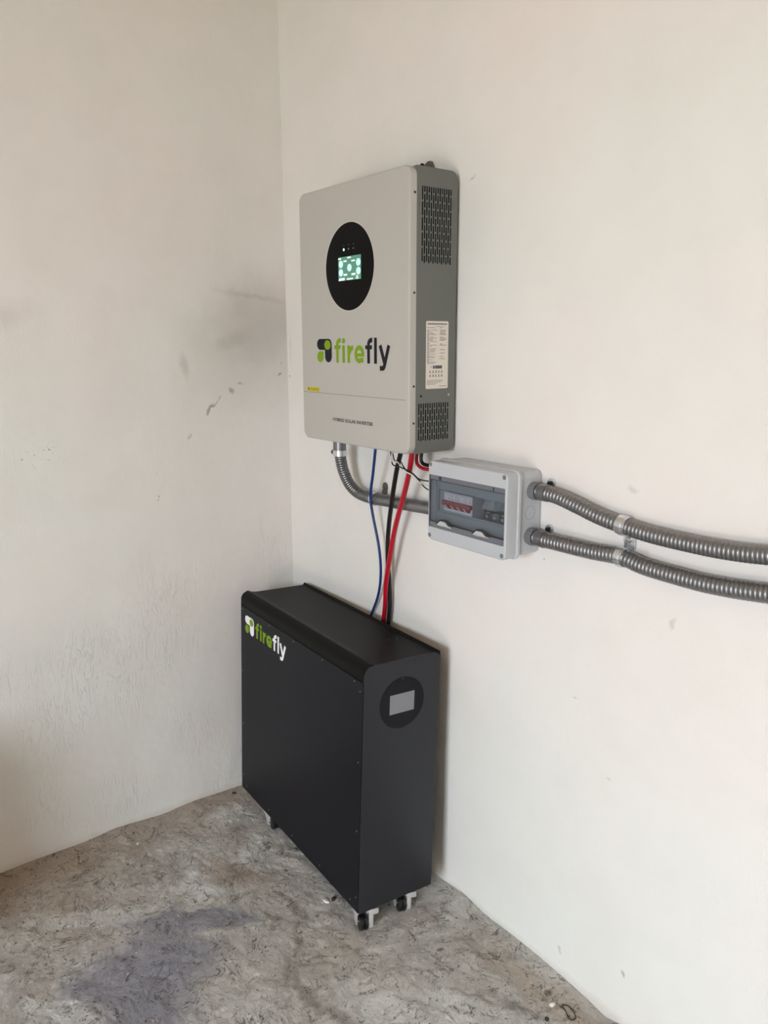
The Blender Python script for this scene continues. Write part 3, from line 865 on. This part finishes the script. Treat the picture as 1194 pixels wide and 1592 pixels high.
cn = thing('conduit_connector', 'zinc screw collar holding the conduit under the left end of the inverter', 'connector', (.3749, -.070, 1.085))
m = mb('conduit'); m.cyl((.3749, -.0700, 1.0870), (0, 0, 1), .0168, .0330, 28); m.build('sleeve', cn)
m = mb('zinc'); m.ringband((.3738, -.0690, 1.0720), (0, 0, 1), .0158, .0180, .0150, 32); m.build('collar', cn)
m = mb('bracket'); m.box((.3460, -.0750, 1.0740), (.3580, -.0630, 1.0860)); m.build('clamp_ear', cn, bevel=.001)
m = mb('screw').cyl((.3510, -.0750, 1.0800), (0, -1, 0), .0048, .0035, 14, bev=.001); m.build('clamp_screw', cn)


def strap(parent, c, tangent, r, wd, key='zinc'):
    c = Vector(c); t = Vector(tangent).normalized()
    m = mb(key).ringband(c - t * wd / 2, t, r, r + .0018, wd, 36)
    # slightly raised central rib
    m.ringband(c - t * wd * .18, t, r + .001, r + .0028, wd * .36, 36)
    return m.build('strap', parent)


def ear(parent, cx, cz, rx, rz, key='zinc', screw_key='zinc_screw', y0=-.0005, th=.003, sr=.0048):
    m = mb(key); m.prism([(cx + rx * math.cos(2 * PI * i / 28), cz + rz * math.sin(2 * PI * i / 28)) for i in range(28)], 'y', y0, y0 - th); e = m.build('ear', parent, bevel=.0005)
    m = mb(screw_key).cyl((cx, y0 - th, cz), (0, -1, 0), sr + .0022, .0010, 20); m.cyl((cx, y0 - th - .001, cz), (0, -1, 0), sr, .0036, 20, bev=.0016); m.build('screw', parent)
    return e


pc = thing('pipe_clamp', 'zinc pipe clamp with an oval screw ear above the conduit behind the blue wire', 'pipe clamp', (.470, -.004, .972))
strap(pc, (.4660, -.0255, .9680), (1, .06, .02), .0150, .013, 'zinc'); ear(pc, .4790, .9975, .0105, .0125, 'bracket', 'bracket', sr=.004)
mb('bracket').prism([(.4700, .9800), (.4710, .9900), (.4870, .9900), (.4860, .9800)], 'y', -.0010, -.0060).build('neck', pc)
for (x, z, ez, lb) in ((1.030, 1.0686, 1.0875, 'short smooth pipe clamp with dark bolt just outside the upper right gland'), (1.030, .9758, .9945, 'short smooth pipe clamp with dark bolt just outside the lower right gland')):
    g = thing('pipe_clamp', lb, 'pipe clamp', (x, -.005, z))
    yy = -.0272 if z > 1 else -.0300
    m = mb('conduit').ringband((x - .0095, yy, z), (1, 0, 0), .0156, .0170, .019, 36); m.build('strap', g)
    m = mb('zinc'); m.prism([(x - .004 + .010 * math.cos(2 * PI * i / 24), ez - .003 + .0095 * math.sin(2 * PI * i / 24)) for i in range(24)], 'y', -.0010, -.0045); m.build('ear', g, bevel=.0005)
    m = mb('screw').cyl((x - .004, -.0045, ez - .003), (0, -1, 0), .0044, .0085, 18, bev=.002); m.build('bolt', g)
dc = thing('pipe_clamp', 'bright zinc clamp holding both conduits on the bare wall, screw ear between them', 'pipe clamp', (1.216, -.003, 1.005))
strap(dc, (1.2120, -.0200, 1.0353), (1, .02, -.10), .0161, .0190); strap(dc, (1.2120, -.0200, .9766), (1, .02, -.03), .0161, .0160)
m = mb('zinc'); m.prism([(1.2040, .9900), (1.2040, 1.0220), (1.2260, 1.0220), (1.2260, .9900)], 'y', -.0010, -.0045); m.build('bridge', dc, bevel=.0008)
ear(dc, 1.2150, 1.0080, .0115, .0120, sr=.0050, y0=-.0040)

# ------------------------------------------------------------------ cables
def cable(name, label, P, r, key, group=None, cat='cable', n=12):
    pts, L = spline(P, .006); m = mb(key); sweep(m, pts, lambda i: r, n)
    return tag(m.build(name, loc=Vector(P[0])), label, cat, group)


cable('data_cable', 'thin blue cable hanging from the inverter and curving to the back of the battery cabinet',
      [(.5400, -.075, 1.1215), (.5378, -.075, 1.112), (.5324, -.073, 1.0957), (.5091, -.062, 1.0445), (.4799, -.049, .9819), (.4781, -.041, .931), (.4929, -.033, .8487), (.4914, -.026, .7789), (.469, -.0175, .7112), (.4271, -.0115, .6396), (.3982, -.0105, .5813), (.385, -.011, .50)], .0036, 'blue_wire')
mb_ = mb('blue_wire').cyl((.5400, -.075, 1.1150), (0, 0, 1), .0065, .006, 14)
tag(mb_.build('cable_plug', loc=(.54, -.075, 1.115)), 'small dark blue plug where the blue cable enters the inverter', 'plug')
cable('battery_cable', 'thick black power cable hanging from the inverter beside the red one',
      [(.6455, -.080, 1.1208), (.6367, -.078, 1.103), (.6095, -.068, 1.058), (.5714, -.052, .9806), (.5374, -.037, .8921), (.5227, -.027, .8213), (.5188, -.020, .7683), (.5163, -.0155, .6975), (.5068, -.0130, .6414), (.504, -.0130, .5869), (.503, -.014, .50)], .0057, 'black_wire')
cable('battery_cable', 'thick red power cable hanging from the inverter and crossing the black one',
      [(.6955, -.090, 1.1208), (.6914, -.088, 1.1099), (.6701, -.078, 1.0668), (.6339, -.064, 1.0074), (.5867, -.053, .9195), (.5531, -.045, .8299), (.5265, -.036, .755), (.5075, -.024, .6972), (.4858, -.0135, .641), (.4773, -.0130, .5783), (.476, -.014, .50)], .0060, 'red_wire')
tw = thing('twisted_wires', 'loosely twisted thin black and white wires running from the inverter to the box', 'wire', (.6200, -.088, 1.1205))


def wire(P, r, key):
    pts, L = spline(P, .004); m = mb(key); sweep(m, pts, lambda i: r, 8); return m.build('wire', tw)


wire([(.6150, -.090, 1.1215), (.6158, -.09, 1.1137), (.6207, -.09, 1.0963), (.6279, -.0925, 1.0819), (.6495, -.0925, 1.0801), (.6755, -.1010, 1.0803), (.6934, -.088, 1.070), (.6990, -.070, 1.0544), (.7200, -.045, 1.0489), (.762, -.035, 1.045)], .0016, 'black_wire')
wire([(.6225, -.090, 1.1215), (.6232, -.09, 1.1145), (.6256, -.0935, 1.0908), (.6425, -.0890, 1.0883), (.6616, -.0960, 1.0802), (.6778, -.1010, 1.0747), (.6934, -.085, 1.0641), (.6970, -.067, 1.0467), (.7190, -.042, 1.034), (.762, -.032, 1.030)], .0015, 'white_wire')
wire([(.6190, -.087, 1.1215), (.6200, -.087, 1.11), (.6300, -.088, 1.0905), (.6480, -.0850, 1.0895), (.6680, -.0940, 1.0840), (.6840, -.0930, 1.0720), (.6950, -.073, 1.0560), (.7000, -.055, 1.0340), (.7250, -.035, 1.018), (.762, -.030, 1.010)], .0014, 'black_wire')
cable('power_lead', 'short black lead hooking from under the inverter into the box top corner',
      [(.6830, -.050, 1.1215), (.6816, -.050, 1.1174), (.6785, -.050, 1.0992), (.6815, -.050, 1.0891), (.6920, -.048, 1.0850), (.7150, -.045, 1.0845), (.7625, -.040, 1.086)], .0042, 'black_wire')
cable('power_lead', 'short red lead hooking from under the inverter into the box, below the black one',
      [(.6790, -.0590, 1.1215), (.6775, -.0590, 1.1178), (.6730, -.0590, 1.0995), (.6750, -.0580, 1.0855), (.6880, -.055, 1.0775), (.7090, -.050, 1.0760), (.7625, -.045, 1.076)], .0040, 'red_wire')

# ------------------------------------------------------------------ battery cabinet (local frame, then posed)
W, D, H = .6615, .2107, .6043
bat = thing('battery_cabinet', 'black floor-standing battery cabinet on casters under the inverter', 'battery cabinet', BAT_O, world=False)
bat.rotation_euler = BAT_E
SEAM = H - .035


def topprof():
    P = [(-D + .0005, SEAM)]
    P += [(-D + .0005 + .021 - .021 * math.cos(t), H - .019 + .021 * math.sin(t)) for t in [PI / 2 * i / 10 for i in range(11)]]
    P[-1] = (P[-1][0], H + .0034); P[-2] = (P[-2][0], H + .0026)
    P += [(-D + .027, H + .0010), (-D + .033, H - .0014), (-D + .043, H - .0030), (-D + .052, H - .0038), (-.014, H - .0038), (-.010, H - .0030), (-.0080, H + .0006), (-.0050, H + .0032), (-.0012, H + .0014), (0, H - .006), (0, SEAM)]
    return P


m = mb('void'); m.box((.003, -D + .0025, .002), (W - .003, -.0025, SEAM)); m.build('chassis', bat)
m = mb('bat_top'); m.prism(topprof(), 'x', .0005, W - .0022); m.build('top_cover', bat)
m = mb('bat', False); m.box((.0015, -D, .0005), (W - .0042, -D + .0022, SEAM - .0020)); m.build('front_panel', bat, bevel=.0003)
def sideprof(drop=0.0, r=.022):
    P = [(-D + .0003, 0), (-.0003, 0)]
    P += [(-.0003 - r + r * math.cos(t), H - drop - r + r * math.sin(t)) for t in [PI / 2 * i / 8 for i in range(9)]]
    P += [(-D + .0003 + r - r * math.sin(t), H - drop - r + r * math.cos(t)) for t in [PI / 2 * i / 8 for i in range(9)]]
    return P
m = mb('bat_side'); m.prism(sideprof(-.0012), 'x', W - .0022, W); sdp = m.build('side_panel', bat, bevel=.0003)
m = mb('bat'); m.prism(sideprof(.010), 'x', .0002, .0022); m.build('left_panel', bat)
m = mb('bat', False); m.box((.0020, -.0022, .0005), (W - .0022, -.0002, SEAM)); m.build('back_panel', bat)
# the display on the right side
dd = mb('disc').cyl((W - .0002, -.1072, .5020), (1, 0, 0), .0615, .0009, 72).build('display', bat)
mb('lcd_off', False).box((W, -.1413, .4785), (W + .0011, -.0737, .5248)).build('screen', dd)
mb('led_grey').cyl((W, -.1070, .5600), (1, 0, 0), .0009, .0010, 10).build('indicator_light', dd)
for x, z in [(.0085, .3717), (.0120, .2081), (.0140, .046), (.0365, .0175), (.1849, .0190), (.3261, .0171), (.4749, .0175), (.622, .0157), (.6470, .0365), (.6440, .2042), (.6440, .3742), (.6450, .5445), (.6204, .5600), (.4747, .5600), (.3261, .5600), (.1849, .5600), (.0110, .5585)]:
    mb('zinc_screw').cyl((x, -D + .0003, z), (0, -1, 0), 0.0015, .0008, 10, bev=.0002).build('panel_screw', bat)
for x, y in ((.5289, -.056), (.5300, -.0330)): mb('led_grey').cyl((x, y, H - .0042), (0, 0, 1), .0012, .0008, 10).build('rivet', bat)
FB = lambda u, v, d=0.0: (u, -D - .0003 - d, v)
m = MB(False); emblem(m, FB, .0300, .0895, .4965, .5476, 'white_vinyl', 'green'); m.build('logo_emblem', bat)
m = MB(False); m.use('green'); G3 = lambda u, v, d=0: (u, -D - .0003 - d, .4995 + v)
BL = dict(X=.0325, A=.0465, D=-.0125)
for ch, a, b in (('f', .0985, .1225), ('i', .1290, .1392), ('r', .1465, .1670), ('e', .1690, .2030)): glyph(m, ch, a, b, G3, .0092, **BL)
m.use('white_vinyl')
for ch, a, b in (('f', .2070, .2310), ('l', .2365, .2455), ('y', .2485, .2860)): glyph(m, ch, a, b, G3, .0092, **BL)
m.build('logo_lettering', bat)


def caster(cx, cy, turn):
    """caster as parts of the cabinet, in its local frame; the wheel just reaches the floor"""
    wp_ = BAT_M @ Vector((cx, cy, 0)) + BAT_O
    h = wp_.z / (BAT_M @ Vector((0, 0, 1))).z
    R = Matrix.Rotation(turn, 3, 'Z'); B = Vector((cx, cy, 0)); wr = .0190
    def tr(m):
        m.v = [tuple(R @ Vector(p) + B) for p in m.v]; return m
    tx = .011
    m = mb('steel'); m.box((-.028, -.021, -.0035), (.024, .021, -.0002))
    for q in (-1, 1): m.prism([(-.027, -.003), (.018, -.003), (.018, -.012), (.010, -.020), (.010, -h + .012), (-.004, -h + .010), (-.012, -h + .022), (-.027, -.020)], 'y', q * .0118, q * .0138)
    m.box((.0225, .0110, -.0140), (.0245, .0350, -.0002)); m.box((.0225, .0118, -h + .010), (.0245, .0225, -.0140))
    f = tr(m).build('caster', bat, bevel=.0004)
    m = mb('tyre'); n = 28; R_ = []
    for y, r in ((-.0098, wr - .004), (-.0090, wr - .001), (-.006, wr), (-.002, wr), (-.001, wr - .003), (.001, wr - .003), (.002, wr), (.006, wr), (.0090, wr - .001), (.0098, wr - .004)):
        R_.append([(tx + r * math.cos(2 * PI * i / n), y, -h + wr + .0006 + r * math.sin(2 * PI * i / n)) for i in range(n)])
    m.rings(R_); tr(m).build('wheel', f)
    m = mb('zinc').cyl((tx - .003, -.0145, -h + wr + .002), (0, 1, 0), .0035, .029, 14); tr(m).build('axle', f)


caster(CAST[0][0], CAST[0][1], .3); caster(CAST[1][0], CAST[1][1], -.30); caster(CAST[2][0], CAST[2][1], .0); caster(CAST[3][0], CAST[3][1], -.25)

# ------------------------------------------------------------------ debris on the floor
def chip(name, label, x, y, s, key, cat='debris', flat=.5, seed=0):
    rr = random.Random(seed); bm = bmesh.new(); bmesh.ops.create_icosphere(bm, subdivisions=2, radius=1)
    for v in bm.verts:
        k = 1 + .35 * noise.noise(v.co * 1.3 + Vector((seed, 0, 0))) + .12 * rr.uniform(-1, 1)
        v.co = Vector((v.co.x * s[0] * k, v.co.y * s[1] * k, v.co.z * s[2] * k))
    me = bpy.data.meshes.new(name); bm.to_mesh(me); bm.free(); me.materials.append(M[key])
    o = bpy.data.objects.new(name, me); C.objects.link(o); o.location = (x, y, floor_h(x, y) + s[2] * .55); o.rotation_euler.z = seed * 1.3
    return tag(o, label, cat)


chip('plaster_chip', 'bright white plaster chip on the screed near the bottom right corner of the photo', 1.1473, -.0712, (.0065, .0050, .0028), 'chip_white', seed=1)
chip('plaster_chip', 'tiny white chip on brown screed close to the left wall', .0860, -.5693, (.0050, .0035, .0022), 'chip_white', seed=2)
chip('pebble', 'dark and pale pebble beside the lower front edge of the battery cabinet, halfway along', .3764, -.2380, (.0075, .0055, .0040), 'chip_grey', seed=3)
chip('stone_chip', 'dark stone chip by the cabinet edge, close to the nearest caster', .6079, -.2620, (.0080, .0055, .0045), 'chip_dark', seed=4)
chip('stone_chip', 'pale flat stone chip next to the dark one near the nearest caster', .6010, -.2800, (.0110, .0060, .0022), 'chip_white', seed=5)
chip('clod', 'small black clod at the bottom edge of the photo, right of centre', 1.1656, -.1078, (.0050, .0045, .0035), 'chip_dark', seed=6)
chip('clod', 'small dark clod where the left wall meets the floor near the cabinet', .028, -.245, (.0070, .0040, .0030), 'chip_dark', seed=8)
pts, L = spline([(1.1640, -.0560, 0), (1.1600, -.0540, 0), (1.1700, -.0470, 0), (1.1830, -.0480, 0), (1.1980, -.0560, 0), (1.1960, -.0680, 0), (1.1860, -.0660, 0), (1.1700, -.0590, 0), (1.1600, -.0620, 0)], .003)
for p in pts: p.z = floor_h(p.x, p.y) + .0014
m = mb('chip_dark'); sweep(m, pts, lambda i: .0011, 8)
tag(m.build('wire_scrap', loc=pts[0]), 'bent loop of dark wire lying on the floor near the right wall', 'wire scrap')

for o in bpy.data.objects:
    if '_world' in o: del o['_world']
